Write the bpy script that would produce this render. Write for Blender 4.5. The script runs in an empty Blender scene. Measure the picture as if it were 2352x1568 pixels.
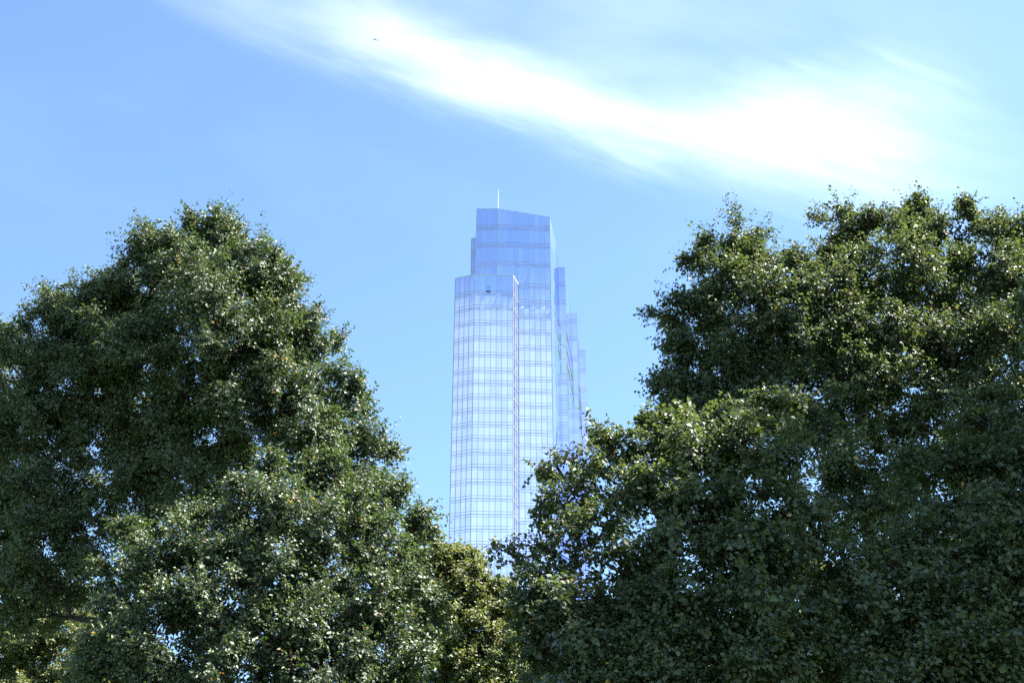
import bpy, math, random
import numpy as np
from mathutils import Vector

sc = bpy.context.scene
C = sc.collection
rng = np.random.default_rng(7)
random.seed(7)

# ------------------------------------------------------------------ camera
PITCH = math.radians(28.0)
CP, SP = math.cos(PITCH), math.sin(PITCH)
CAMZ = 1.6
FPX, CX, CY = 2953.0, 1176.0, 784.0          # photograph measured at 2352 px wide
cam_d = bpy.data.cameras.new("camera")
cam_d.sensor_width = 22.3
cam_d.lens = 22.3 * FPX / 2352.0
cam_d.clip_start = 0.1
cam_d.clip_end = 20000
cam = bpy.data.objects.new("camera", cam_d)
C.objects.link(cam)
cam.location = (0, 0, CAMZ)
cam.rotation_euler = (math.pi / 2 + PITCH, 0, 0)
sc.camera = cam

# ------------------------------------------------------------------ light and exposure
SUN_EL, SUN_AZ = math.radians(54), math.radians(86)     # azimuth clockwise from the view direction (+Y)
sun_dir = Vector((math.cos(SUN_EL) * math.sin(SUN_AZ), math.cos(SUN_EL) * math.cos(SUN_AZ), math.sin(SUN_EL)))
sl = bpy.data.lights.new("sun", 'SUN')
sl.energy = 5.0
sl.angle = math.radians(0.5)
sl.color = (1.0, 0.95, 0.87)
so = bpy.data.objects.new("sun", sl)
C.objects.link(so)
so.location = (60, 30, 90)
so.rotation_euler = sun_dir.to_track_quat('Z', 'Y').to_euler()

sc.view_settings.view_transform = 'Standard'
sc.view_settings.look = 'None'
sc.view_settings.gamma = 1
sc.view_settings.use_curve_mapping = False
sc.view_settings.exposure = 2.6
sc.render.engine = 'CYCLES'
sc.cycles.max_bounces = 14
sc.cycles.diffuse_bounces = 2
sc.cycles.glossy_bounces = 12
sc.cycles.transmission_bounces = 3
sc.cycles.sample_clamp_indirect = 4.0
sc.cycles.caustics_reflective = False
sc.cycles.use_denoising = False


def ae(px, py):
    """direction through a measured pixel as (dx/dy, dz/dy): a world-fixed chart of the sky"""
    u, v = (px - CX) / FPX, (CY - py) / FPX
    dy = CP - v * SP
    return u / dy, (SP + v * CP) / dy


w = bpy.data.worlds.new("World")
sc.world = w
w.use_nodes = True
nt = w.node_tree
nt.nodes.clear()


class NB:
    """small node builder"""
    def __init__(s, tree): s.t = tree
    def n(s, typ, **kw):
        nd = s.t.nodes.new(typ)
        for k, v in kw.items(): setattr(nd, k, v)
        return nd
    def link(s, a, b): s.t.links.new(a, b)
    def val(s, sock, x):
        if isinstance(x, (int, float)): sock.default_value = x
        elif isinstance(x, tuple): sock.default_value = x
        else: s.t.links.new(x, sock)
    def m(s, op, a, b=0.0, c=None, clamp=False):
        nd = s.n('ShaderNodeMath', operation=op, use_clamp=clamp)
        s.val(nd.inputs[0], a); s.val(nd.inputs[1], b)
        if c is not None: s.val(nd.inputs[2], c)
        return nd.outputs[0]
    def ss(s, x, lo, hi, a=0.0, b=1.0):
        nd = s.n('ShaderNodeMapRange', interpolation_type='SMOOTHSTEP')
        s.val(nd.inputs[0], x); s.val(nd.inputs[1], lo); s.val(nd.inputs[2], hi)
        nd.inputs[3].default_value = a; nd.inputs[4].default_value = b
        return nd.outputs[0]
    def curve(s, x, pts):
        nd = s.n('ShaderNodeFloatCurve')
        cv = nd.mapping.curves[0]
        while len(cv.points) < len(pts): cv.points.new(0.5, 0.5)
        for p, (a, b) in zip(cv.points, pts):
            p.location = (a, b); p.handle_type = 'AUTO'
        nd.mapping.update()
        s.val(nd.inputs[1], x)
        return nd.outputs[0]
    def noise(s, vec, scale, detail=6, rough=0.55, dist=0.0):
        nd = s.n('ShaderNodeTexNoise')
        s.link(vec, nd.inputs['Vector'])
        nd.inputs['Scale'].default_value = scale; nd.inputs['Detail'].default_value = detail
        nd.inputs['Roughness'].default_value = rough; nd.inputs['Distortion'].default_value = dist
        return nd.outputs[0]
    def xyz(s, x, y, z):
        nd = s.n('ShaderNodeCombineXYZ')
        s.val(nd.inputs[0], x); s.val(nd.inputs[1], y); s.val(nd.inputs[2], z)
        return nd.outputs[0]


B = NB(nt)
sky = B.n('ShaderNodeTexSky', sky_type='NISHITA', sun_disc=False)
sky.sun_elevation = SUN_EL
sky.sun_rotation = SUN_AZ
sky.altitude = 50
sky.air_density = 1.0
sky.dust_density = 0.45
sky.ozone_density = 2.0
tc = B.n('ShaderNodeTexCoord')
sep = B.n('ShaderNodeSeparateXYZ')
B.link(tc.outputs['Generated'], sep.inputs[0])
dx, dy, dz = sep.outputs[0], sep.outputs[1], sep.outputs[2]
ady = B.m('MAXIMUM', B.m('ABSOLUTE', dy), 0.05)
a_ = B.m('DIVIDE', dx, ady)
e_ = B.m('DIVIDE', dz, ady)
front = B.ss(dy, 0.05, 0.25)
back = B.ss(dy, -0.05, -0.25)
A0, A1, E0, E1 = -0.62, 0.62, 0.25, 1.35
an = B.m('DIVIDE', B.m('SUBTRACT', a_, A0), A1 - A0)


def curve_ae(pts):
    out = []
    for px, py in pts:
        a, e = ae(px, py)
        out.append(((a - A0) / (A1 - A0), (e - E0) / (E1 - E0)))
    return out


# lower edge of the long cirrus band, crossing the sky from upper left to right
lowc = B.curve(an, curve_ae([(0, -170), (200, -60), (400, 40), (560, 100), (720, 132), (900, 182), (1000, 232), (1200, 308),
                             (1400, 380), (1600, 440), (1850, 492), (2050, 520), (2352, 545)]))
low = B.m('MULTIPLY_ADD', lowc, E1 - E0, E0 - 0.012)
# stretched coordinates along the wind for the fibres
th = math.radians(24)
al = B.m('ADD', B.m('MULTIPLY', a_, math.cos(th)), B.m('MULTIPLY', e_, -math.sin(th)))
ac = B.m('ADD', B.m('MULTIPLY', a_, math.sin(th)), B.m('MULTIPLY', e_, math.cos(th)))
fib = B.noise(B.xyz(B.m('MULTIPLY', al, 2.2), B.m('MULTIPLY', ac, 9.0), 3.7), 2.0, 7, 0.55, 0.6)
puff = B.noise(B.xyz(B.m('MULTIPLY', al, 3.0), B.m('MULTIPLY', ac, 6.0), 9.1), 1.6, 6, 0.55, 0.3)
fib2 = B.noise(B.xyz(B.m('MULTIPLY', al, 3.5), B.m('MULTIPLY', ac, 16.0), 5.5), 2.4, 8, 0.6, 0.8)
d = B.m('ADD', B.m('SUBTRACT', e_, low), B.m('MULTIPLY', B.m('SUBTRACT', fib, 0.5), 0.09))


def wid(pts):      # thickness of the dense core along the band
    return [((ae(px, y)[0] - A0) / (A1 - A0), val) for px, y, val in pts]


W = B.curve(an, wid([(0, 0, .0), (500, 60, .03), (720, 80, .08), (900, 100, .16), (1100, 200, .20), (1300, 280, .19), (1500, 330, .22), (1800, 340, .38),
                     (2050, 340, .46), (2200, 330, .44), (2352, 330, .38)]))
amp = B.curve(an, wid([(0, 0, .0), (280, 30, .02), (500, 60, .22), (720, 80, .5), (860, 90, .92), (1150, 200, 1.0), (1500, 330, .92), (1900, 340, .76),
                       (2080, 340, .52), (2200, 330, .26), (2352, 330, .06)]))
W = B.m('MULTIPLY', W, 0.39)
up = B.ss(d, -0.02, 0.105)
over = B.m('SUBTRACT', d, W)
down = B.ss(over, -0.04, 0.065, 1.0, 0.0)
core = B.m('MULTIPLY', B.m('MULTIPLY', B.m('MULTIPLY', up, down), amp), B.m('MULTIPLY', B.ss(puff, 0.25, 0.62, 0.66, 1.08), B.ss(fib2, 0.25, 0.65, 0.72, 1.06)))
veil_a = B.curve(an, wid([(0, 0, 0), (250, 0, .04), (420, 20, .28), (800, 0, .36), (1300, 100, .30), (1800, 100, .20), (2150, 100, .12), (2352, 100, .06)]))
veil = B.m('MULTIPLY', B.m('MULTIPLY', B.ss(d, 0.0, 0.07), veil_a), B.ss(puff, 0.2, 0.75, 0.35, 1.1))
# thin bright streak on the right
p0, p1 = ae(1900, 72), ae(2260, 215)
sl_ = (p1[1] - p0[1]) / (p1[0] - p0[0])
lin = B.m('SUBTRACT', e_, B.m('ADD', B.m('MULTIPLY', B.m('SUBTRACT', a_, p0[0]), sl_), p0[1]))
lin = B.m('ADD', lin, B.m('MULTIPLY', B.m('SUBTRACT', puff, 0.5), 0.02))
streak = B.m('MULTIPLY', B.m('MULTIPLY', B.ss(B.m('ABSOLUTE', lin), 0.0, 0.013, 1.0, 0.0),
                             B.m('MULTIPLY', B.ss(a_, p0[0], p0[0] + .07), B.ss(a_, p1[0] - .045, p1[0] + .012, 1.0, 0.0))), 0.13)
# faint wisps low in the blue
wisp = B.m('MULTIPLY', B.ss(puff, 0.45, 0.75), B.m('MULTIPLY', B.ss(e_, 0.55, 0.68), B.m('MULTIPLY', B.ss(e_, 0.95, 0.80), 0.035)))
cl_front = B.m('MULTIPLY', B.m('ADD', B.m('ADD', B.m('ADD', core, veil), streak), wisp), front)
# broad bright cirrostratus in the half of the sky behind the viewer (what the glass tower mirrors)
bn = B.noise(B.xyz(B.m('MULTIPLY', a_, 2.0), B.m('MULTIPLY', e_, 6.0), 1.3), 1.5, 6, 0.55, 0.4)
eh = B.m('DIVIDE', dz, B.m('MAXIMUM', B.m('SQRT', B.m('ADD', B.m('MULTIPLY', dx, dx), B.m('MULTIPLY', dy, dy))), 0.05))
eb = B.m('ADD', eh, B.m('MULTIPLY', B.m('SUBTRACT', bn, 0.5), 0.16))
cl_back = B.m('MULTIPLY', B.m('MULTIPLY', B.ss(eb, 0.615, 0.53), B.m('MULTIPLY', B.ss(bn, 0.25, 0.75, 0.62, 1.08), B.ss(eh, 0.2, 0.34))), back)
cloud = B.m('ADD', cl_front, B.m('MULTIPLY', cl_back, 0.70))
mixc = B.n('ShaderNodeMix', data_type='RGBA', blend_type='ADD', clamp_result=False)
mixc.inputs[0].default_value = 1.0
grade = B.n('ShaderNodeMix', data_type='RGBA', blend_type='MULTIPLY')
grade.inputs[0].default_value = 1.0
B.link(sky.outputs[0], grade.inputs[6])
grade.inputs[7].default_value = (0.90, 1.02, 1.08, 1)
B.link(grade.outputs[2], mixc.inputs[6])
cm = B.n('ShaderNodeMix', data_type='RGBA', blend_type='MIX')
B.link(B.m('MINIMUM', cloud, 1.15), cm.inputs[0])
cm.clamp_factor = False
cm.inputs[6].default_value = (0, 0, 0, 1)
cm.inputs[7].default_value = (2.75, 2.65, 2.5, 1)
B.link(cm.outputs[2], mixc.inputs[7])
bg = B.n('ShaderNodeBackground')
bg.inputs[1].default_value = 0.053
B.link(mixc.outputs[2], bg.inputs[0])
ow = B.n('ShaderNodeOutputWorld')
B.link(bg.outputs[0], ow.inputs[0])


# ------------------------------------------------------------------ helpers
def at(px, py, Y):
    """point seen at a measured pixel, at a chosen distance Y in front of the viewer"""
    a, e = ae(px, py)
    return np.array([a * Y, Y, CAMZ + e * Y])


def at_z(px, py, z):
    a, e = ae(px, py)
    Y = (z - CAMZ) / e
    return np.array([a * Y, Y, z])


def tag(o, label=None, cat=None, group=None, kind=None):
    if label: o['label'] = label
    if cat: o['category'] = cat
    if group: o['group'] = group
    if kind: o['kind'] = kind
    return o


def empty(name, loc, **kw):
    o = bpy.data.objects.new(name, None)
    C.objects.link(o)
    o.location = loc
    o.empty_display_size = 0.5
    return tag(o, **kw)


class MB:
    def __init__(s): s.v, s.f, s.m = [], [], []
    def add(s, vs, fs, mat=0):
        b = len(s.v)
        s.v += [tuple(map(float, p)) for p in vs]
        s.f += [tuple(i + b for i in f) for f in fs]
        s.m += [mat] * len(fs)
    def hexa(s, b4, t4, mat=0):
        s.add(list(b4) + list(t4), [(3, 2, 1, 0), (4, 5, 6, 7), (0, 1, 5, 4), (1, 2, 6, 5), (2, 3, 7, 6), (3, 0, 4, 7)], mat)
    def box(s, x0, x1, y0, y1, z0, z1, mat=0):
        s.hexa([(x0, y0, z0), (x1, y0, z0), (x1, y1, z0), (x0, y1, z0)], [(x0, y0, z1), (x1, y0, z1), (x1, y1, z1), (x0, y1, z1)], mat)
    def prism(s, poly, z0, z1s, mat=0):
        n = len(poly)
        z1s = z1s if hasattr(z1s, '__len__') else [z1s] * n
        vs = [(p[0], p[1], z0) for p in poly] + [(p[0], p[1], z) for p, z in zip(poly, z1s)]
        s.add(vs, [tuple(range(n - 1, -1, -1)), tuple(range(n, 2 * n))] + [(i, (i + 1) % n, n + (i + 1) % n, n + i) for i in range(n)], mat)
    def tube(s, pts, rad, sides=6, mat=0, cap=True):
        pts = [np.asarray(p, float) for p in pts]
        n = len(pts)
        vs = []
        ref = np.array([0.31, 0.17, 0.93])
        for i, p in enumerate(pts):
            t = pts[min(i + 1, n - 1)] - pts[max(i - 1, 0)]
            t = t / (np.linalg.norm(t) + 1e-9)
            r = ref if abs(t @ ref) < 0.95 else np.array([1.0, 0, 0])
            a = np.cross(t, r); a /= np.linalg.norm(a)
            b = np.cross(t, a)
            for k in range(sides):
                q = 2 * math.pi * k / sides
                vs.append(p + rad[i] * (math.cos(q) * a + math.sin(q) * b))
        fs = []
        for i in range(n - 1):
            for k in range(sides):
                k2 = (k + 1) % sides
                fs.append((i * sides + k, i * sides + k2, (i + 1) * sides + k2, (i + 1) * sides + k))
        if cap:
            fs.append(tuple(range(sides - 1, -1, -1)))
            fs.append(tuple((n - 1) * sides + k for k in range(sides)))
        s.add(vs, fs, mat)
    def build(s, name, mats, parent=None, origin=None, smooth=False, loc=None):
        v = np.array(s.v, float)
        off = np.zeros(3)
        if origin is not None: off = np.asarray(origin, float)
        v = v - off
        me = bpy.data.meshes.new(name)
        me.from_pydata([tuple(p) for p in v], [], s.f)
        for m in (mats if isinstance(mats, (list, tuple)) else [mats]): me.materials.append(m)
        me.polygons.foreach_set('material_index', s.m)
        if smooth: me.polygons.foreach_set('use_smooth', [True] * len(s.f))
        me.update()
        o = bpy.data.objects.new(name, me)
        C.objects.link(o)
        if parent: o.parent = parent
        elif origin is not None: o.location = origin
        if loc is not None: o.location = loc
        return o


def mat(name, col, rough=0.6, metal=0.0, spec=0.5):
    m = bpy.data.materials.new(name)
    m.use_nodes = True
    p = m.node_tree.nodes['Principled BSDF']
    p.inputs['Base Color'].default_value = (*col, 1)
    p.inputs['Roughness'].default_value = rough
    p.inputs['Metallic'].default_value = metal
    p.inputs['Specular IOR Level'].default_value = spec
    return m


def noisy(name, c0, c1, scale, rough=0.8, detail=6, stretch=(1, 1, 1), bump=0.0):
    m = mat(name, c0, rough)
    b = NB(m.node_tree)
    p = m.node_tree.nodes['Principled BSDF']
    t = b.n('ShaderNodeTexCoord'); mp = b.n('ShaderNodeMapping')
    mp.inputs['Scale'].default_value = stretch
    b.link(t.outputs['Object'], mp.inputs[0])
    f = b.noise(mp.outputs[0], scale, detail, 0.6)
    mx = b.n('ShaderNodeMix', data_type='RGBA')
    b.link(b.ss(f, 0.3, 0.7), mx.inputs[0])
    mx.inputs[6].default_value = (*c0, 1); mx.inputs[7].default_value = (*c1, 1)
    b.link(mx.outputs[2], p.inputs['Base Color'])
    if bump:
        bp = b.n('ShaderNodeBump'); bp.inputs['Strength'].default_value = bump; bp.inputs['Distance'].default_value = 0.05
        b.link(f, bp.inputs['Height']); b.link(bp.outputs[0], p.inputs['Normal'])
    return m


def leaf_mat(name, dark, light, warm, trans, rough=0.60, tfac=0.30, spec=0.75):
    m = mat(name, dark, rough, 0, spec)
    b = NB(m.node_tree)
    p = m.node_tree.nodes['Principled BSDF']
    at_ = b.n('ShaderNodeAttribute', attribute_name='tint', attribute_type='GEOMETRY')
    f = at_.outputs['Fac']
    def ramp(c0, c1, c2):
        r = b.n('ShaderNodeValToRGB')
        r.color_ramp.elements[0].position = 0.0; r.color_ramp.elements[0].color = (*c0, 1)
        r.color_ramp.elements[1].position = 0.95; r.color_ramp.elements[1].color = (*c1, 1)
        e = r.color_ramp.elements.new(0.985); e.color = (*c2, 1)
        b.link(f, r.inputs[0])
        return r.outputs[0]
    b.link(ramp(dark, light, warm), p.inputs['Base Color'])
    tr = b.n('ShaderNodeBsdfTranslucent')
    b.link(ramp(tuple(x * 0.75 for x in trans), trans, tuple(min(1, x * 2.2) for x in warm)), tr.inputs[0])
    mx = b.n('ShaderNodeMixShader')
    mx.inputs[0].default_value = tfac
    b.link(p.outputs[0], mx.inputs[1]); b.link(tr.outputs[0], mx.inputs[2])
    b.link(mx.outputs[0], m.node_tree.nodes['Material Output'].inputs[0])
    return m


def glass_mat(name, col, rough=0.04, metal=0.98, var=0.12):
    """coated mirror glazing; the pane's own tint differs a little from pane to pane"""
    m = mat(name, col, rough, metal)
    b = NB(m.node_tree)
    p = m.node_tree.nodes['Principled BSDF']
    at_ = b.n('ShaderNodeAttribute', attribute_name='tint', attribute_type='GEOMETRY')
    mx = b.n('ShaderNodeMix', data_type='RGBA')
    b.link(at_.outputs['Fac'], mx.inputs[0])
    mx.inputs[6].default_value = (col[0] * (1 - 1.4 * var), col[1] * (1 - var), col[2] * (1 - 0.35 * var), 1)
    mx.inputs[7].default_value = (*col, 1)
    b.link(mx.outputs[2], p.inputs['Base Color'])
    return m


M_glass = glass_mat('coated_glass', (0.68, 0.725, 0.94))
M_pale = glass_mat('pale_glass', (0.86, 0.89, 0.98), var=.06)
M_lav = glass_mat('lavender_reflection_tint', (0.52, 0.56, 0.92), var=.05)  # tint imitates the lavender reflection of a turned face
M_fin = glass_mat('deep_blue_glass', (0.44, 0.54, 0.95))
M_span = glass_mat('spandrel_glass', (0.675, 0.715, 0.93), rough=0.04)
M_mull = mat('mullion_aluminium', (0.42, 0.41, 0.45), 0.45, 0.2)
M_cap = mat('parapet_cap', (0.50, 0.54, 0.62), 0.4)
M_core = mat('tower_core', (0.25, 0.27, 0.33), 0.7)
M_bronze = noisy('bronze_fascia', (0.035, 0.032, 0.026), (0.055, 0.050, 0.042), 0.6, 0.5)
M_green = mat('green_window_glass', (0.40, 0.56, 0.52), 0.08, 0.75)
M_white = mat('white_steel', (0.6, 0.6, 0.62), 0.4)
M_bark = noisy('bark', (0.008, 0.007, 0.006), (0.024, 0.020, 0.017), 3.0, 0.9, 8, (4, 4, 0.8), 0.6)
M_twig = mat('twig_bark', (0.035, 0.03, 0.022), 0.8)

# ------------------------------------------------------------------ ground
g = MB()
N = 40
for i in range(N + 1):
    for j in range(N + 1):
        x, y = -3000 + 6000 * i / N, -3000 + 6000 * j / N
        g.v.append((x, y, 0.0))
for i in range(N):
    for j in range(N):
        a = i * (N + 1) + j
        g.f.append((a, a + N + 1, a + N + 2, a + 1)); g.m.append(0)
tag(g.build('ground', noisy('lawn', (0.025, 0.05, 0.012), (0.06, 0.085, 0.025), 0.35, 0.95)), kind='structure')
g = MB()
pts = [(-40, 14), (-12, 9), (6, 8), (40, 15)]
for (x0, y0), (x1, y1) in zip(pts[:-1], pts[1:]):
    g.add([(x0, y0 - 1.5, .004), (x1, y1 - 1.5, .004), (x1, y1 + 1.5, .004), (x0, y0 + 1.5, .004)], [(0, 1, 2, 3)])
tag(g.build('path', noisy('path_asphalt', (0.045, 0.045, 0.047), (0.07, 0.07, 0.07), 2.0, 0.9)), kind='structure')

# ------------------------------------------------------------------ tower
def zy(y): return 413.4 + y * 0.2931          # readings taken from two enlargements of the tower
def zx(x): return 1010.6 + x * 0.2931


K0 = at(zx(270), zy(885), 240.0); zref = K0[2]
K1 = at_z(zx(572), zy(893), zref)
Kl = at_z(zx(118), zy(915), zref)
ztopK = at(zx(272), zy(743), K0[1])[2]
K2 = at_z(zx(613), zy(818), at(zx(572), zy(750), K1[1])[2])
zM = at(zx(613), zy(513.5), K2[1])[2]
M0 = at_z(zx(450), zy(508), zM)
M1 = at_z(zx(862), zy(522), zM)
Ml = at_z(zx(286), zy(518), zM)
zt_l = at(zx(290), zy(227), Ml[1])[2]
zt_0 = at(zx(452), zy(227), M0[1])[2]
zt_1 = at(zx(858), zy(293), M1[1])[2]
# stepped fins on the right side
Aa = at(1283.9, 613.4, 261.0); zA = Aa[2]
def part_way(a, p, k, px, py):
    q = at(px, py, a[1] + k * (p[1] - a[1])); q[2] = a[2]
    return q
Al = at_z(1272.5, 620.7, zA); Ar = part_way(Aa, at_z(1297.4, 618.1, zA), .22, 1297.4, 618.1)
Ba = at(1312.3, 718.3, Ar[1] * 1.069); zB = Ba[2]
Bl = at_z(1301.8, 723.6, zB); Br = part_way(Ba, at_z(1324.5, 721.8, zB), .22, 1324.5, 721.8)
Ca = at(1331.6, 799.3, Br[1] * 1.062); zC = Ca[2]
Cl = at_z(1327.2, 802.3, zC); Cr = part_way(Ca, at_z(1344.2, 804.3, zC), .22, 1344.2, 804.3)
# small stepped volume on the left rear
R0 = at(1094.6, 546.2, Ml[1] + 2.5); zR = R0[2]
Rl = at_z(1083.3, 548.6, zR)

# floor lines, read down the left corner of the front block (2352-px rows), then carried on to the ground
rows = [672.8, 705.9, 741.1, 777.7, 814.1, 850.2, 879.3, 911.1, 942.1, 974.5, 1006, 1038, 1072, 1106, 1144, 1180, 1214, 1249]
FL = [at(1089 - (r - 640) * 0.011, r, K0[1])[2] for r in rows]
while FL[-1] > 9: FL.append(FL[-1] - 3.9)
up_rows = [(620, 830), (450, 655), (450, 508), (450, 370)]
FU = [at(zx(x), zy(y), (K2 if x > 500 else M0)[1])[2] for x, y in up_rows]
FLOORS = sorted(FL + [z for z in FU if z > FL[0] + 1.5])

tower_base = np.array([15.0, 265.0, 0.0])
tower = empty('skyscraper', tower_base, label='tall stepped glass skyscraper with thin antenna rising between the trees', cat='skyscraper')


def tube_bar(mb, p, q, h, depth, nrm):
    """horizontal or vertical rectangular bar centred on p-q, proud of the face by depth"""
    p, q, nrm = map(lambda t: np.asarray(t, float), (p, q, nrm))
    d_ = q - p; L = np.linalg.norm(d_)
    if L < 1e-6: return
    d_ /= L
    s_ = np.cross(d_, nrm); s_ /= np.linalg.norm(s_)
    o = nrm * depth
    i_ = -nrm * 0.02
    a = s_ * h / 2
    mb.hexa([p - a + i_, p + a + i_, p + a + o, p - a + o], [q - a + i_, q + a + i_, q + a + o, q - a + o])


def facet(part, P, Q, zP, zQ, ncol, z0=0.0, floors=FLOORS, bars=True, mw=0.10, bluish=(), span=True, glass=None, spanmat=None):
    """one flat curtain-wall face from plan point P to Q (seen left to right from outside)"""
    P = np.array([P[0], P[1], 0.0]); Q = np.array([Q[0], Q[1], 0.0])
    t = Q - P; t /= np.linalg.norm(t)
    nrm = np.array([t[1], -t[0], 0.0])
    zt = max(zP, zQ)
    fl = [z for z in floors if z0 < z < zt - 0.6]
    levels = []                       # (z, kind)
    edges = sorted(set([z0, zt] + fl + ([z - 0.52 for z in fl if z - 0.52 > z0] if span else [])))
    spans = set(round(z - 0.52, 4) for z in fl)
    verts, faces, mats, tints = [], [], [], []
    off = nrm * 0.05
    ztop = lambda k: zP + (zQ - zP) * k / ncol
    for li in range(len(edges) - 1):
        a, b = edges[li], edges[li + 1]
        is_sp = round(a, 4) in spans and span
        for c in range(ncol):
            za0, za1 = a, a
            zb0, zb1 = min(b, ztop(c)), min(b, ztop(c + 1))
            if zb0 <= a + 0.02 and zb1 <= a + 0.02: continue
            zb0, zb1 = max(zb0, a + 0.01), max(zb1, a + 0.01)
            p0 = P + (Q - P) * c / ncol + off; p1 = P + (Q - P) * (c + 1) / ncol + off
            j = rng.normal(0, 0.0012 if is_sp else 0.0042, 4)
            vs = [(p0[0], p0[1], za0), (p1[0], p1[1], za1), (p1[0], p1[1], zb1), (p0[0], p0[1], zb0)]
            base = len(verts)
            for k, v in enumerate(vs): verts.append(np.array(v) + nrm * j[k])
            faces.append((base, base + 1, base + 2, base + 3))
            mats.append(1 if is_sp else 0)
            tt = rng.random() ** 0.6
            if c in bluish: tt *= 0.35
            tints.append(tt)
    me = bpy.data.meshes.new('curtain_wall')
    me.from_pydata([tuple(v - tower_base) for v in verts], [], faces)
    me.materials.append(glass or M_glass); me.materials.append(spanmat or M_span)
    me.polygons.foreach_set('material_index', mats)
    at_ = me.attributes.new('tint', 'FLOAT', 'FACE')
    at_.data.foreach_set('value', np.array(tints, np.float32))
    me.update()
    o = bpy.data.objects.new('curtain_wall', me)
    C.objects.link(o); o.parent = part
    if not bars: return
    mb = MB()
    for c in range(ncol + 1):
        p = P + (Q - P) * c / ncol + off
        edge = c in (0, ncol)
        tube_bar(mb, (p[0], p[1], z0), (p[0], p[1], ztop(c)), mw * (1.4 if edge else 1.05), 0.06, nrm)
    def hbar(z, h, dpt):
        k0, k1 = 0.0, 1.0
        if z > min(zP, zQ):
            k = (z - zP) / (zQ - zP)
            if zP > zQ: k1 = k
            else: k0 = k
        p = P + (Q - P) * k0 + off; q = P + (Q - P) * k1 + off
        tube_bar(mb, (p[0], p[1], z), (q[0], q[1], z), h, dpt, nrm)
    for i, z in enumerate(fl):
        hbar(z, mw * 0.85, 0.068)
        if span:
            hbar(z - 0.52, mw * 0.30, 0.064)
            if z + 0.62 < zt - 0.4: hbar(z + 0.62, mw * 0.28, 0.064)
    mb.build('mullion_grid', M_mull, part, tower_base)


def cap(part, pts, zs, h=0.5, inset=0.35, proud=0.09):
    """light metal coping along a parapet"""
    mb = MB()
    for (p, q, z0, z1) in zip(pts[:-1], pts[1:], zs[:-1], zs[1:]):
        P = np.array([p[0], p[1], z0 + .05]); Q = np.array([q[0], q[1], z1 + .05])
        t = (Q - P) * np.array([1, 1, 0]); t /= np.linalg.norm(t)
        n_ = np.array([t[1], -t[0], 0])
        u_ = np.array([0, 0, h])
        mb.hexa([P + n_ * proud - u_ / 2, Q + n_ * proud - u_ / 2, Q - n_ * inset - u_ / 2, P - n_ * inset - u_ / 2],
                [P + n_ * proud + u_ / 2, Q + n_ * proud + u_ / 2, Q - n_ * inset + u_ / 2, P - n_ * inset + u_ / 2])
    mb.build('parapet_cap', M_cap, part, tower_base)


def core(name, poly, zt):
    mb = MB(); mb.prism(poly, 0, zt)
    return mb.build(name, M_core, tower, tower_base)


back_y = Ca[1] + 16
BL = (Ml[0] - 3, back_y)
# front block
fb = core('front_block', [Kl[:2], K0[:2], K1[:2], K2[:2], (M0[0], M0[1] + 1), (Kl[0] + .2, Ml[1] + 3)], ztopK)
facet(fb, Kl, K0, ztopK, ztopK, 4)
facet(fb, K0, K1, ztopK, ztopK, 7, bluish=(4,))
facet(fb, K1, K2, ztopK, ztopK, 3, mw=0.09)
facet(fb, (Kl[0] + .2, Ml[1] + 3), Kl, ztopK, ztopK, 3)
cap(fb, [(Kl[0] + .2, Ml[1] + 3), Kl, K0, K1, K2], [ztopK] * 5, h=0.22)
# tall shaft; its glass side wall runs back to the first fin
S1 = np.array([Aa[0], Aa[1], zt_1])
Sm = M1 + (S1 - M1) * .60
ms = core('main_shaft', [Ml[:2], M0[:2], M1[:2], S1[:2], (S1[0] - 1, back_y), BL], [zt_l, zt_0, zt_1, zt_1, zt_1, zt_l])
zcut = ztopK - 6
facet(ms, Ml, M0, zt_l, zt_0, 4, z0=zcut)
facet(ms, M0, M1, zt_0, zt_1, 10, z0=zcut, bluish=(3, 5))
n_low = 6
X_ = M1 + (M0 - M1) * 0.6
facet(ms, X_, M1, zcut - .01, zcut - .01, n_low)
facet(ms, M1, Sm, zt_1, zt_1, 7, bars=False, glass=M_pale, spanmat=M_pale)
facet(ms, Sm, S1, zt_1, zt_1, 5, bars=False, glass=M_lav, spanmat=M_lav)  # rear stretch of the same flat wall, reflection put into its colour
facet(ms, BL, Ml, zt_l, zt_l, 8, bars=False)
cap(ms, [BL, Ml, M0, M1], [zt_l, zt_l, zt_0, zt_1], h=0.10, proud=0.075)
# rear step on the left
rs = core('rear_step', [Rl[:2], R0[:2], (R0[0], R0[1] + 8), (Rl[0], R0[1] + 10)], zR)
facet(rs, Rl, R0, zR, zR, 2)
cap(rs, [Rl, R0], [zR, zR], h=.12)
# fins
for nm, L, A, R, zt in (('side_fin', Al, Aa, Ar, zA), ('side_fin', Bl, Ba, Br, zB), ('side_fin', Cl, Ca, Cr, zC)):
    f = core(nm, [(A[0] - .9, A[1] + 1.5), A[:2], R[:2], (R[0] + .12, R[1] + 6), (A[0] - .9, A[1] + 7)], zt)
    facet(f, A, R, zt, zt, 1, mw=0.08, glass=M_fin, spanmat=M_fin)
    facet(f, R, (R[0] + .12, R[1] + 6), zt, zt, 3, bars=False, glass=M_pale, spanmat=M_pale)
    cap(f, [A, R], [zt] * 2, h=0.24)
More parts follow.
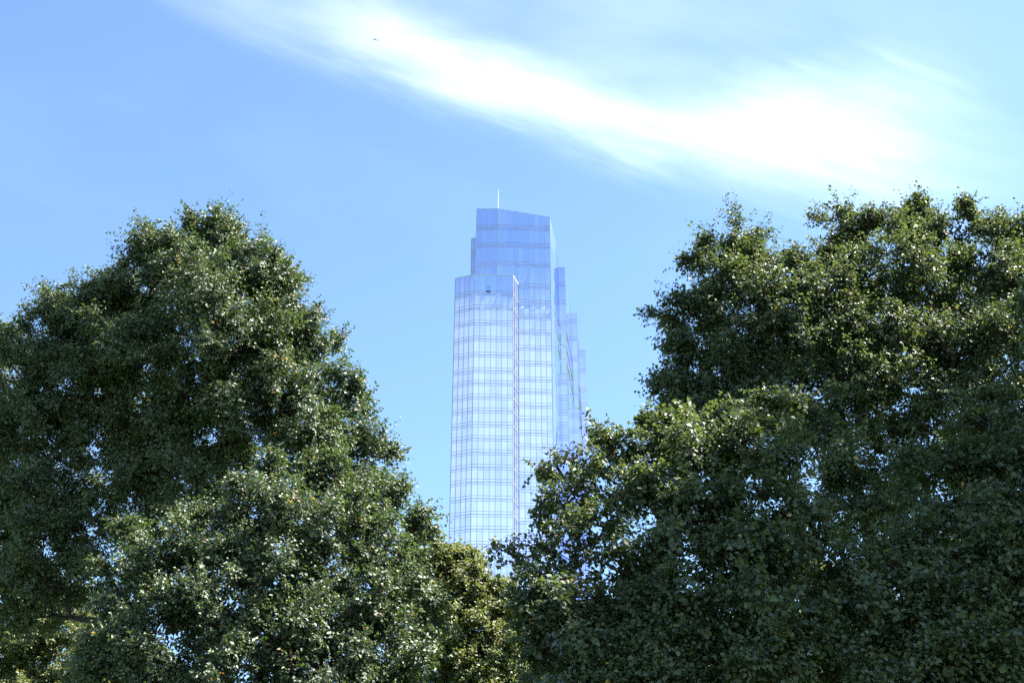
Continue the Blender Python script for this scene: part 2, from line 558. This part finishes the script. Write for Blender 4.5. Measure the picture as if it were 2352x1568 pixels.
# glass side walls between the fins
for R, A, zt in ((Ar, Ba, zB), (Br, Ca, zC)):
    wpart = core('side_wall', [R[:2], A[:2], (A[0] - 1.5, A[1] + 2), (R[0] - 1.5, R[1] + 2)], zt)
    Mid = R + (A - R) * .5
    facet(wpart, R, Mid, zt, zt, 4, bars=False, glass=M_pale, spanmat=M_pale)
    facet(wpart, Mid, A, zt, zt, 4, bars=False, glass=M_lav, spanmat=M_lav)  # far half of the wall carries the painted reflection
# balconies: bronze-edged slabs on three floors between the fins, and green panes on those floors
def zrow(px, py, Pn): return at(px, py, Pn[1])[2]
def t2(y): return (840 + y / 7.84) * 0.91875
balA = [zrow(1300, t2(-110), Ar), zrow(1300, t2(232), Ar), zrow(1300, t2(515), Ar)]
balB = [zrow(1327, t2(900), Br), zrow(1329, t2(1160), Br), zrow(1330, t2(1440), Br)]
def slab(P, Q, z, th=0.55, wdt=0.5):
    P = np.array([P[0], P[1], z]); Q = np.array([Q[0], Q[1], z])
    t = Q - P; t /= np.linalg.norm(t)
    n_ = np.array([t[1], -t[0], 0]); u_ = np.array([0, 0, th])
    P = P + t * 0.1; Q = Q - t * 0.1
    mb = MB()
    mb.hexa([P + n_ * .10 - u_, Q + n_ * .10 - u_, Q - n_ * wdt - u_, P - n_ * wdt - u_], [P + n_ * .10, Q + n_ * .10, Q - n_ * wdt, P - n_ * wdt])
    mb.build('balcony', M_bronze, tower, tower_base)
PreA = M1 + (Aa - M1) * 0.62
for z in balA:
    slab(Ar, Ba, z)
    slab(M1 + (Aa - M1) * .72, Aa, z + 1.0, wdt=.02)
for z in balB: slab(Br, Ca + (Ca - Br) * 0.0, z)
def pane(P, Q, z0, z1, m=M_green, proud=0.125):
    P = np.array([P[0], P[1], 0.0]); Q = np.array([Q[0], Q[1], 0.0])
    t = Q - P; L = np.linalg.norm(t); t /= L
    n_ = np.array([t[1], -t[0], 0])
    a, b = P + t * L * .1, Q - t * L * .1
    mb = MB()
    o, i_ = n_ * proud, n_ * 0.02
    mb.hexa([a + o + (0, 0, z0), b + o + (0, 0, z0), b + i_ + (0, 0, z0), a + i_ + (0, 0, z0)], [a + o + (0, 0, z1), b + o + (0, 0, z1), b + i_ + (0, 0, z1), a + i_ + (0, 0, z1)])
    mb.build('window', m, tower, tower_base)
for y0, y1 in ((1345 - 1411, 180), (240, 455), (515, 735)):
    pane(Aa, Ar, zrow(1292, t2(y1), Aa), zrow(1292, t2(y0 + (0 if y0 > 0 else 0)), Aa))
for y0, y1 in ((640, 865), (935, 1130), (1200, 1410)):
    pane(Ba, Br, zrow(1320, t2(y1), Ba), zrow(1320, t2(y0), Ba))
# one pane of the front block stands open: a bluer leaf over a solid bar coloured as the gap's shade
z0_, z1_ = at(1119, 667.5, K0[1])[2], at(1119, 655, K0[1])[2]
pA, pB = K0 + (K1 - K0) * 2 / 7, K0 + (K1 - K0) * 3 / 7
pane(pA, pB, z0_, z1_, mat('open_window_glass', (0.40, 0.52, 0.80), 0.05, 0.9), .14)
pane(pA, pB, z0_ - .32, z0_ - .004, mat('window_gap_shade', (0.03, 0.03, 0.04), 0.6), .12)
# antenna
mb = MB()
ap = at(1144, 486, M0[1] + 2)
atip = at(1144, 434, M0[1] + 2)
mb.tube([ap - (0, 0, 4), ap, ap + (atip - ap) * .5, (ap[0], ap[1], atip[2])], [.09, .09, .075, .045], 8)
mb.build('antenna', M_white, tower, tower_base)

# ------------------------------------------------------------------ grey building glimpsed behind the trees
def low_block(x0p, x1p, ytop, Y, label, wallm):
    a, b = at(x0p, ytop, Y), at(x1p, ytop, Y)
    H = a[2]
    base = np.array([(a[0] + b[0]) / 2, Y, 0])
    root = empty('office_building', base, label=label, cat='building')
    W_ = b[0] - a[0]
    mb = MB(); mb.box(-W_ / 2, W_ / 2, 0, 25, 0, H)
    mb.build('wall', wallm, root)
    mb = MB(); mb.box(-W_ / 2 - .5, W_ / 2 + .5, -.5, 25.5, H + .003, H + 1.0)
    mb.build('cornice', wallm, root)
    proto = None
    nc, nf = max(3, int(W_ / 4)), 5
    for f in range(nf):
        for c in range(nc):
            if proto is None:
                mb = MB(); mb.box(-.75, .75, -.05, .05, 0, 2.1)
                proto = mb.build('window', mat('dark_window', (0.03, 0.035, 0.04), 0.1), root)
                o = proto
                mb = MB(); mb.box(-.9, .9, -.12, .05, -.25, -.003)
                sp_ = mb.build('sill', wallm, o)
            else:
                o = proto.copy(); C.objects.link(o)
                s2 = sp_.copy(); C.objects.link(s2); s2.parent = o
                o.parent = root
            o.location = (-W_ / 2 + (c + .5) * W_ / nc, -.02, H - 4 - 3.6 * f)
low_block(1235, 1480, 1405, 110, 'grey stone building glimpsed through dark leaves below the glass tower', noisy('grey_stone', (0.075, 0.073, 0.075), (0.10, 0.10, 0.10), 1.2, 0.9))
low_block(165, 285, 1435, 95, 'pale grey building glimpsed through the leaves at lower left', noisy('pale_stone', (0.12, 0.12, 0.125), (0.16, 0.16, 0.16), 1.2, 0.9))

# ------------------------------------------------------------------ trees
def unit(v): return v / (np.linalg.norm(v, axis=-1, keepdims=True) + 1e-9)


def bez(a, b, c, n):
    t = np.linspace(0, 1, n)[:, None]
    return (1 - t) ** 2 * a + 2 * t * (1 - t) * b + t ** 2 * c


def leaf_mesh(name, pos, axis, nrm, size, aspect, tint, m, twig, parent, origin):
    """every leaf is a small folded six-cornered blade"""
    n = len(pos)
    side = unit(np.cross(nrm, axis))
    nrm = unit(np.cross(axis, side))
    L = size[:, None]; Wd = L * aspect
    fold = (rng.uniform(0.10, 0.42, n))[:, None] * Wd
    curl = (rng.uniform(-0.05, 0.30, n))[:, None] * L
    p = pos
    v = np.empty((n, 6, 3), np.float32)
    v[:, 0] = p
    v[:, 1] = p + axis * L * .30 + side * Wd * .50 + nrm * fold
    v[:, 2] = p + axis * L * .68 + side * Wd * .36 + nrm * (fold * .7 - curl * .4)
    v[:, 3] = p + axis * L - nrm * curl
    v[:, 4] = p + axis * L * .68 - side * Wd * .36 + nrm * (fold * .7 - curl * .4)
    v[:, 5] = p + axis * L * .30 - side * Wd * .50 + nrm * fold
    v = v.reshape(-1, 3)
    b = (np.arange(n) * 6)[:, None]
    f = np.concatenate([b + np.array([[0, 1, 2, 3]]), b + np.array([[0, 3, 4, 5]])], 1).reshape(-1, 4)
    tv, tf, to = twig
    nv, nl = len(v), len(f)
    allv = np.concatenate([v, tv]).astype(np.float32) - np.asarray(origin, np.float32)
    allf = np.concatenate([f, tf + nv])
    me = bpy.data.meshes.new(name)
    me.vertices.add(len(allv)); me.vertices.foreach_set('co', allv.ravel())
    me.loops.add(allf.size); me.loops.foreach_set('vertex_index', allf.ravel().astype(np.int32))
    me.polygons.add(len(allf)); me.polygons.foreach_set('loop_start', (np.arange(len(allf)) * 4).astype(np.int32))
    mi = np.zeros(len(allf), np.int32); mi[nl:] = 1
    me.materials.append(m); me.materials.append(M_twig)
    me.polygons.foreach_set('material_index', mi)
    tt = np.zeros(len(allf), np.float32); tt[:nl] = np.repeat(tint, 2)
    a = me.attributes.new('tint', 'FLOAT', 'FACE'); a.data.foreach_set('value', tt)
    me.update(calc_edges=True)
    o = bpy.data.objects.new(name, me)
    C.objects.link(o); o.parent = parent
    return o


def shoots_to_twigs(a, b, r):
    """thin three-sided stems for all shoots at once"""
    n = len(a)
    d_ = unit(b - a)
    ref = np.tile(np.array([[0.3, 0.2, 0.93]]), (n, 1))
    s1 = unit(np.cross(d_, ref)); s2 = np.cross(d_, s1)
    v = np.empty((n, 6, 3))
    for k in range(3):
        q = 2 * math.pi * k / 3
        o = math.cos(q) * s1 + math.sin(q) * s2
        v[:, k] = a + o * r; v[:, 3 + k] = b + o * r * .45
    base = (np.arange(n) * 6)[:, None]
    f = np.concatenate([base + np.array([[k, (k + 1) % 3, 3 + (k + 1) % 3, 3 + k]]) for k in range(3)], 1).reshape(-1, 4)
    return v.reshape(-1, 3), f


TOTAL = 0


def tree(label, name, base_px, base_Y, fork, trunk_r, lobes, m, leaf=0.078, dens=1.0, nleaf=190, back=2.6, backdens=0.55, warm=0.004, spray=0.10, extra=()):
    """lobes: (px, py, Y, radius_px[, density]) bunches of the crown as measured; each gets its own limb"""
    global TOTAL, rng
    import zlib
    rng = np.random.default_rng(zlib.crc32(label.encode()))      # every tree grows from its own seed
    bx = ae(base_px, 784)[0] * base_Y
    base = np.array([bx, base_Y, 0.0])
    root = empty(name, base, label=label, cat='tree', group='park trees')
    S = []
    for lb in lobes:
        px, py, Y, r = lb[:4]; dd = lb[4] if len(lb) > 4 else 1.0
        c = at(px, py, Y)
        R = r * Y / (CP - (CY - py) / FPX * SP) / FPX
        S.append((c, R, dd))
    cen = np.mean([s[0] for s in S], 0)
    if back > 0:
        for c, R, dd in list(S):
            if R < 0.7: continue
            c2 = c + np.array([0, back * rng.uniform(.7, 1.2), 0])
            # keep the rear bunch inside the crown as seen: follow the line of sight, drawn slightly inwards
            k = c2[1] / c[1]
            c2 = np.array([c[0] * k, c2[1], CAMZ + (c[2] - CAMZ) * k])
            c2 = c2 + (cen - c) * 0.16 * np.array([1, 0, 1])
            S.append((c2, R * .95, dd * backdens))
    # trunk
    top = cen.copy(); top[2] = max(fork + 1.5, cen[2])
    forkp = base + np.array([(cen[0] - base[0]) * .15, (cen[1] - base[1]) * .15, fork])
    path = np.concatenate([bez(base - (0, 0, .15), base + (0, 0, fork * .5), forkp, 6), bez(forkp, forkp * .5 + top * .5 + rng.normal(0, .25, 3), top, 7)[1:]])
    rad = np.concatenate([np.linspace(trunk_r * 1.0, trunk_r * .72, 6), np.linspace(trunk_r * .66, trunk_r * .22, 6)])
    rad[0] *= 1.45; rad[1] *= 1.08
    mb = MB(); mb.tube(path, rad, 12)
    mb.build('trunk', M_bark, root, base, smooth=True)
    nodes = [(p, r) for p, r in zip(path[5:], rad[5:])]
    # limbs
    order = sorted(range(len(S)), key=lambda i: np.linalg.norm(S[i][0] - forkp))
    shoots_a, shoots_b, shoot_out, shoot_n = [], [], [], []
    for i in order:
        c, R, dd = S[i]
        best, bp, br = 1e9, None, None
        for p, r in nodes:
            dlt = c - p
            dist = np.linalg.norm(dlt) + max(0, p[2] - c[2] + .4) * 1.6
            if dist < best and np.linalg.norm(dlt) > .3: best, bp, br = dist, p, r
        r0 = min(br * .75, 0.04 + 0.03 * best + 0.025 * R)
        ctrl = bp * .5 + c * .5 + np.array([0, 0, -.10 * best]) + rng.normal(0, .08 * best, 3)
        lp = bez(bp, ctrl, c, 8)
        lp[1:-1] += rng.normal(0, .03 * R, (6, 3))
        lr = np.linspace(r0, max(.018, r0 * .38), 8)
        mb = MB(); mb.tube(lp, lr, 7)
        nodes += [(p, r) for p, r in zip(lp[2:], lr[2:])]
        ns = max(2 if dd < .5 else 4, int(24 * (R / 1.25) ** 2 * dd * dens))
        for _ in range(ns):
            dr = unit(rng.normal(0, 1, 3))
            if dr[2] < -.55: dr[2] *= -.6; dr = unit(dr)
            e = c + dr * R * (rng.uniform(.45, 1.0) if rng.random() < .72 else rng.uniform(.95, 1.2)) * np.array([1, 1, .95])
            st = lp[rng.integers(4, 8)]
            q = bez(st, st * .45 + e * .55 + np.array([0, 0, -.08 * R]) + rng.normal(0, .12 * R, 3), e, 5)
            mb.tube(q, np.linspace(.016, .006, 5), 4, cap=False)
            for cpos, rc in ((e, rng.uniform(.26, .46)), (q[3], rng.uniform(.24, .4))):
                rc *= min(1.0, .55 + R * .45)
                nsh = max(3, int(nleaf / 11 * min(1.0, dd * 1.15)))
                o = unit(cpos - c)
                dirs = unit(rng.normal(0, .75, (nsh, 3)) + o * .55 + np.array([0, 0, .12]))
                a0 = cpos + rng.normal(0, .22 * rc, (nsh, 3))
                ln = rc * rng.uniform(.7, 1.35, (nsh, 1))
                long_ = rng.random((nsh, 1)) < spray
                ln = np.where(long_, ln * 1.7, ln)
                shoots_a.append(a0); shoots_b.append(a0 + dirs * ln + np.array([0, 0, -.10]) * ln)
                shoot_out.append(np.tile(o, (nsh, 1)))
        mb.build('limb', M_bark, root, base, smooth=True)
    for pl, r_ in extra:
        q = np.array([at(*p) for p in pl])
        mb = MB(); mb.tube(q, np.linspace(r_, r_ * .45, len(q)), 8)
        mb.build('limb', M_bark, root, base, smooth=True)
    a = np.concatenate(shoots_a); b = np.concatenate(shoots_b); out = np.concatenate(shoot_out)
    per = 11
    n = len(a)
    tpar = (np.arange(per)[None, :] + rng.uniform(0, 1, (n, per))) / per * .95 + .08
    d_ = b - a
    dn = unit(d_)
    pos = a[:, None] + d_[:, None] * tpar[..., None]
    sd = unit(np.cross(dn, np.array([0.2, 0.1, 1.0])) + rng.normal(0, .25, (n, 3)))
    sgn = np.where(np.arange(per) % 2 == 0, 1.0, -1.0)[None, :, None]
    ax = unit(sd[:, None] * sgn + dn[:, None] * .7 + np.array([0, 0, -.35]) + rng.normal(0, .35, (n, per, 3)))
    nr = unit(np.array([0, 0, .36]) + out[:, None] * .62 + rng.normal(0, .52, (n, per, 3)))
    pos = pos + ax * .025 + rng.normal(0, .018, pos.shape)
    size = leaf * rng.uniform(.6, 1.2, (n, per)) * rng.uniform(.72, 1.28, (n, 1))
    tint = np.clip(rng.beta(2, 2, (n, per)) * .62 + rng.random((n, 1)) * .32, 0, .95)
    tint = np.where(rng.random((n, per)) < warm, 1.0, tint)
    cl_w = rng.random((n, 1)) < warm * .35
    tint = np.where(cl_w & (rng.random((n, per)) < .7), 1.0, tint)
    keep = rng.random((n, per)) < .93
    tw = shoots_to_twigs(a, b, .0045)
    leaf_mesh('crown', pos[keep], ax[keep], nr[keep], size[keep], rng.uniform(.70, .92, (keep.sum(), 1)), tint[keep], m, (tw[0], tw[1], 0), root, base)
    TOTAL += int(keep.sum())
    return root


G = (0.026, 0.050, 0.013)
ML_left = leaf_mat('foliage_deep', (0.044, 0.062, 0.034), (0.120, 0.148, 0.080), (0.26, 0.15, 0.03), (0.08, 0.13, 0.022))
ML_right = leaf_mat('foliage_olive', (0.027, 0.041, 0.020), (0.092, 0.120, 0.056), (0.28, 0.19, 0.04), (0.12, 0.17, 0.03))
ML_young = leaf_mat('foliage_yellowish', (0.050, 0.070, 0.022), (0.11, 0.13, 0.038), (0.34, 0.24, 0.05), (0.24, 0.28, 0.05))

tree('tall dome-shaped dark green tree at left, its rounded top against blue sky', 'broadleaf_tree', 470, 32.5, 5.0, .38, [
    (455, 560, 32, 78), (390, 605, 31.5, 88), (555, 630, 31.5, 100), (305, 650, 32, 92), (190, 735, 32.5, 100), (130, 725, 32.8, 68), (620, 690, 32, 85), (640, 655, 32, 52), (675, 715, 32, 58), (450, 700, 30.5, 120),
    (110, 805, 33, 95), (690, 790, 32, 80), (735, 790, 32, 62), (320, 800, 31, 120), (560, 800, 30.5, 120), (190, 850, 32, 105), (50, 870, 33, 85),
    (800, 930, 32, 62), (745, 900, 31.5, 80), (650, 910, 31, 105), (440, 860, 31, 100, .95), (245, 690, 32.4, 70), (290, 890, 32.4, 75), (230, 965, 33, 75), (320, 1085, 32.4, 70), (310, 1150, 32, 65), (60, 945, 33, 65), (150, 940, 33, 60), (345, 590, 31.8, 55), (500, 540, 32, 60), (600, 640, 31.2, 70), (110, 980, 33, 100), (30, 1000, 33, 80), (300, 940, 32, 60, .6),
    (570, 960, 31, 90), (390, 950, 32, 70, .6), (860, 1040, 32, 70), (790, 1040, 31.5, 85), (690, 1030, 31, 90), (200, 1060, 33, 80, .8), (90, 1120, 33, 95),
    (330, 1050, 33, 90, 1), (430, 1070, 33, 85, .85), (540, 1060, 32.5, 80, .9), (260, 1000, 33, 80, .8), (400, 1000, 32.5, 80, .7), (300, 1170, 33, 80, .7), (410, 1190, 33, 70, .6), (450, 1140, 30.8, 75, .8), (520, 1120, 30.8, 75, .8), (400, 1090, 31, 70, .7), (470, 1230, 30.6, 75, .8), (200, 1200, 33, 85, .9), (100, 1240, 33, 95), (250, 1300, 33, 80, .8), (130, 1340, 33, 80), (30, 1330, 34, 90), (120, 1410, 34, 80, .8), (20, 1430, 34, 85, .7), (450, 940, 31.2, 78), (510, 985, 31.2, 72), (360, 985, 31.6, 70)], ML_left)
tree('broad leafy tree in front of the tall dome tree, sunlit on its right side', 'broadleaf_tree', 640, 27.5, 3.6, .33, [
    (790, 1120, 28, 85), (880, 1130, 28.5, 70), (920, 1190, 28.5, 66), (955, 1240, 28.5, 58), (690, 1120, 27.5, 90), (590, 1140, 27.3, 85), (500, 1190, 27.2, 70), (640, 1220, 26.8, 110),
    (790, 1240, 26.8, 115), (890, 1300, 27.3, 95), (320, 1270, 27, 60), (290, 1225, 27, 32), (400, 1300, 26.6, 95), (520, 1320, 26.3, 100), (280, 1360, 26.8, 85),
    (640, 1350, 26.2, 105), (770, 1370, 26.5, 105), (960, 1400, 27.5, 85), (870, 1430, 26.8, 105), (230, 1460, 26.6, 85), (350, 1430, 26.2, 100), (480, 1450, 26, 105),
    (610, 1480, 26, 110), (740, 1510, 26, 110), (880, 1550, 26.5, 115), (980, 1520, 27.2, 80), (340, 1560, 26, 110), (500, 1580, 25.8, 115), (200, 1580, 26.4, 95), (640, 1630, 26, 120), (800, 1660, 26, 120), (400, 1690, 26, 120)], ML_left, extra=[([(640, 1560, 27.2), (690, 1485, 26.2), (740, 1450, 25.8), (800, 1408, 25.8), (865, 1378, 26.1)], .075)])
tree('small yellow-green tree below the glass tower', 'broadleaf_tree', 1080, 40, 4, .2, [
    (1035, 1300, 40, 42), (995, 1240, 40, 32), (1060, 1268, 40, 22), (1000, 1310, 40, 55), (1090, 1330, 40, 45), (1150, 1350, 40, 38), (1050, 1370, 40, 65), (1130, 1390, 40, 60), (1180, 1410, 40, 40), (980, 1400, 40, 65),
    (1090, 1450, 39.5, 75), (1175, 1480, 39.5, 45), (1020, 1490, 39.5, 75), (1110, 1540, 39.5, 80), (1190, 1560, 39.5, 45), (1040, 1600, 39.5, 90), (1150, 1640, 39.5, 80)], ML_young, leaf=.085, dens=1.5)
tree('dark tree cut off by the left edge of the photo', 'broadleaf_tree', -120, 36, 5, .35, [
    (-30, 800, 36, 75), (-80, 900, 36, 110), (-20, 960, 36, 75), (-60, 1060, 36, 110), (10, 1130, 36, 80), (-20, 1240, 36, 95), (-120, 1180, 36, 130), (50, 1200, 36, 70)], ML_left)
tree('tall airy tree at right with ragged sunlit top', 'broadleaf_tree', 2060, 28, 5, .36, [
    (1725, 555, 28.6, 62), (1660, 590, 28.6, 62), (1610, 610, 28.6, 45), (1780, 600, 28.4, 62), (1690, 670, 28, 90), (1610, 700, 28.4, 66), (1800, 690, 28, 85), (1850, 620, 28.4, 42), (1930, 520, 28.8, 55), (1990, 540, 28.8, 60), (1910, 590, 28.4, 65),
    (2110, 500, 28.8, 50), (2070, 560, 28.5, 62), (2170, 540, 28.6, 58), (2235, 520, 28.8, 55), (2050, 525, 28.7, 45), (2190, 520, 28.7, 46), (2300, 550, 28.6, 62), (2370, 560, 28.6, 70), (1990, 640, 28, 95), (2130, 650, 28, 95), (2260, 650, 28, 95), (2360, 680, 28, 90),
    (1890, 710, 27.6, 90), (1720, 780, 28, 90), (1620, 800, 28.3, 66), (1575, 860, 28.5, 48), (1840, 800, 27.5, 95), (1980, 770, 27.4, 100), (2110, 780, 27.4, 95), (2230, 790, 27.2, 95), (2340, 800, 27.2, 90),
    (1660, 890, 28, 80), (1600, 930, 28.3, 58), (1760, 900, 27.6, 90), (1900, 890, 27.2, 90), (2030, 900, 27, 95), (2160, 920, 27, 95), (2290, 900, 27, 90), (1530, 730, 28.6, 24, .45), (1490, 713, 28.6, 10, .3), (1555, 760, 28.6, 30, .5), (1570, 930, 28.4, 50), (1545, 870, 28.4, 46), (1590, 960, 28.2, 60), (1660, 960, 28, 70), (1760, 830, 28.2, 62), (2130, 840, 27.8, 62), (1960, 815, 28, 62), (1965, 1085, 26.8, 62), (2000, 1160, 26.8, 60), (1590, 700, 28.5, 40), (1560, 800, 28.5, 42), (1530, 990, 28.2, 50), (1600, 1000, 28, 70),
    (1950, 1110, 27.4, 75, .7), (2050, 1110, 27.4, 75, .7), (1880, 1180, 27.4, 75, .8), (1990, 1220, 27.4, 80, .8), (2080, 1200, 27.4, 75, .8), (1680, 990, 27.8, 80), (1830, 1000, 27.5, 80), (2000, 1010, 27.2, 80), (2150, 1040, 27.2, 90), (2300, 1040, 27.2, 90)], ML_right, spray=.3, warm=.006, extra=[([(2085, 1010, 28), (2170, 900, 27.2), (2192, 825, 26.8), (2155, 772, 26.7), (2105, 735, 26.9)], .075)])
tree('near tree whose dark leafy branches reach left across the glass tower', 'broadleaf_tree', 1700, 18.5, 2.8, .26, [
    (1505, 970, 20.3, 34), (1560, 1000, 20.3, 60), (1640, 1005, 20.3, 75), (1500, 1060, 20, 62), (1590, 1080, 19.6, 85), (1700, 1060, 19.8, 85), (1790, 980, 20.3, 66), (1870, 920, 20.4, 48), (1900, 1000, 20.2, 60), (1800, 1090, 19.6, 85),
    (1420, 1035, 20, 40, .6), (1385, 1005, 20, 18, .5), (1350, 1070, 20, 40, .55), (1280, 1075, 20, 28, .45), (1240, 1075, 20, 12, .3), (1420, 1110, 19.6, 62, .7), (1320, 1140, 19.6, 42, .5), (1265, 1150, 19.6, 30, .45), (1240, 1180, 19.5, 16, .35),
    (1490, 1160, 19.3, 85), (1390, 1210, 19.3, 66, .65), (1310, 1220, 19.3, 46, .5), (1250, 1250, 19.3, 34, .4), (1200, 1282, 19.3, 20, .3), (1160, 1262, 19.3, 9, .3), (1240, 1310, 19.2, 36, .45), (1330, 1300, 19.2, 66, .55), (1430, 1310, 19, 85, .7), (1600, 1190, 19, 95), (1700, 1200, 19, 95), (1560, 1290, 18.8, 100),
    (1250, 1370, 19, 55), (1235, 1430, 19, 40), (1310, 1410, 18.8, 75), (1410, 1420, 18.7, 95), (1680, 1310, 18.7, 105), (1540, 1410, 18.5, 105), (1820, 1210, 19, 85), (1810, 1320, 18.6, 100), (1680, 1430, 18.4, 110), (1820, 1440, 18.3, 110), (1260, 1500, 18.8, 70), (1360, 1520, 18.5, 95), (1490, 1530, 18.4, 110),
    (1630, 1550, 18.2, 115), (1780, 1560, 18.1, 115), (1290, 1610, 18.5, 90), (1420, 1650, 18.3, 120), (1600, 1670, 18.2, 120), (1940, 1330, 18.8, 75), (1950, 1430, 18.5, 95), (1930, 1540, 18.2, 105)], ML_right, leaf=.078, back=1.8, dens=1.9, nleaf=150, backdens=.6, spray=.16)
tree('near tree filling the lower right corner, deep in shade with sunlit tips', 'broadleaf_tree', 2290, 18.5, 3.0, .30, [
    (2250, 960, 20.5, 62), (2330, 980, 20.3, 75), (2150, 1080, 20.2, 75), (2080, 1090, 20.2, 50), (2240, 1070, 19.8, 85), (2340, 1100, 19.6, 90), (2120, 1170, 19.8, 70), (2230, 1190, 19.2, 100), (2350, 1220, 19, 100),
    (2110, 1270, 19, 85), (2040, 1290, 19, 60), (2220, 1310, 18.7, 105), (2350, 1340, 18.5, 105), (2080, 1390, 18.6, 95), (2200, 1430, 18.3, 110), (2340, 1460, 18.2, 110), (2070, 1510, 18.3, 105), (2200, 1550, 18, 115), (2340, 1580, 18, 115), (2050, 1630, 18, 115), (2220, 1670, 18, 120), (2430, 1200, 19, 110), (2440, 1400, 18.5, 120)], ML_right, leaf=.078, back=1.8, dens=1.9, nleaf=150, backdens=.6, spray=.16)
tree('dark tree barely entering at the right edge of the photo', 'broadleaf_tree', 2900, 18.5, 5, .36, [  # only its tip shows; the off-frame crown is added to shade the near trees
    (2385, 715, 17.0, 42), (2440, 760, 17.0, 70), (2560, 700, 18.0, 150), (2520, 850, 18.5, 110), (2650, 560, 18.5, 170), (2800, 420, 19.0, 220), (2700, 760, 18.5, 200), (2850, 640, 19.0, 230), (2650, 980, 18.5, 200),
    (2850, 900, 18.5, 230), (3000, 500, 19.5, 230), (3050, 760, 19.5, 240), (2800, 1150, 18.5, 220), (3000, 1050, 19.0, 240), (2620, 330, 18.5, 120), (2760, 240, 19.0, 150), (2950, 300, 19.5, 170), (2900, -100, 18.5, 190), (3060, -60, 19, 210), (2790, 40, 18.5, 160), (2960, 120, 18.5, 200), (2850, -330, 18.5, 190), (3000, -300, 19, 210), (2900, -220, 18.3, 180), (2880, -520, 18.5, 170), (2980, -640, 18.7, 160), (2800, -440, 18.4, 140)], ML_right, leaf=.10, dens=.55, nleaf=130, back=2.4)
# trees further off, seen through the gaps
for px, Y, lob, lab in (
    (60, 50, [(0, 1330, 50, 60), (80, 1380, 50, 70), (150, 1400, 50, 55), (20, 1460, 50, 80), (120, 1490, 50, 75), (210, 1500, 50, 60), (-20, 1560, 50, 80), (90, 1590, 50, 85), (200, 1600, 50, 80)], 'bright yellow-green tree showing through gaps at the lower left corner'),
    (1900, 48, [(1820, 1330, 48, 60), (1900, 1350, 48, 70), (1990, 1400, 48, 65), (1800, 1430, 48, 75), (1900, 1460, 48, 80), (2000, 1500, 48, 75), (1700, 1500, 48, 75), (1850, 1570, 48, 90), (1960, 1600, 48, 80)], 'distant tree seen through gaps behind the near dark branches'),
    (2260, 48, [(2180, 1300, 48, 65), (2270, 1280, 48, 70), (2350, 1320, 48, 75), (2200, 1400, 48, 80), (2310, 1420, 48, 80), (2150, 1500, 48, 80), (2260, 1530, 48, 85), (2370, 1520, 48, 80), (2200, 1600, 48, 85)], 'distant pale tree behind the lower right corner tree'),
):
    tree(lab, 'broadleaf_tree', px, Y, 4.5, .25, lob, ML_young, leaf=.10, dens=.8, back=2.0)
print('LEAVES', TOTAL)

# ------------------------------------------------------------------ birds
def bird(px, py, Y, span, roll, yaw, label):
    p = at(px, py, Y)
    o_ = MB()
    body = [(-.0, -.22, 0), (0, -.15, .01), (0, -.03, .015), (0, .09, .01), (0, .17, .015), (0, .22, .01)]
    o_.tube(body, [.005, .03, .05, .045, .03, .006], 8)
    for s in (-1, 1):
        o_.add([(s * .04, .08, .02), (s * .30, .11, .07), (s * .62, 0.0, .03), (s * .32, -.02, .065), (s * .04, -.06, .02),
                (s * .04, .08, .03), (s * .30, .11, .08), (s * .62, 0.0, .035), (s * .32, -.02, .075), (s * .04, -.06, .03)],
               [(0, 1, 3, 4), (1, 2, 3), (5, 9, 8, 6), (6, 8, 7), (0, 5, 6, 1), (1, 6, 7, 2), (2, 7, 8, 3), (3, 8, 9, 4)])
    o_.add([(-.03, -.18, 0), (.03, -.18, 0), (.07, -.34, 0), (-.07, -.34, 0), (-.03, -.18, .012), (.03, -.18, .012), (.07, -.34, .012), (-.07, -.34, .012)],
           [(0, 3, 2, 1), (4, 5, 6, 7), (0, 1, 5, 4), (1, 2, 6, 5), (2, 3, 7, 6), (3, 0, 4, 7)])
    k = span / 1.24
    o_.v = [tuple(np.array(v) * k) for v in o_.v]
    ob = o_.build('bird', mat('bird_feathers', (.22, .21, .21), .7))
    ob.location = p
    ob.rotation_euler = (0, roll, yaw)
    tag(ob, label, 'bird', 'birds in the sky')
bird(862, 92, 150, 1.3, math.radians(14), math.radians(4), 'slim bird gliding in front of the white cloud')
bird(1331.5, 740, 120, .32, math.radians(15), math.radians(20), 'tiny dark bird flying just right of the tower fins')
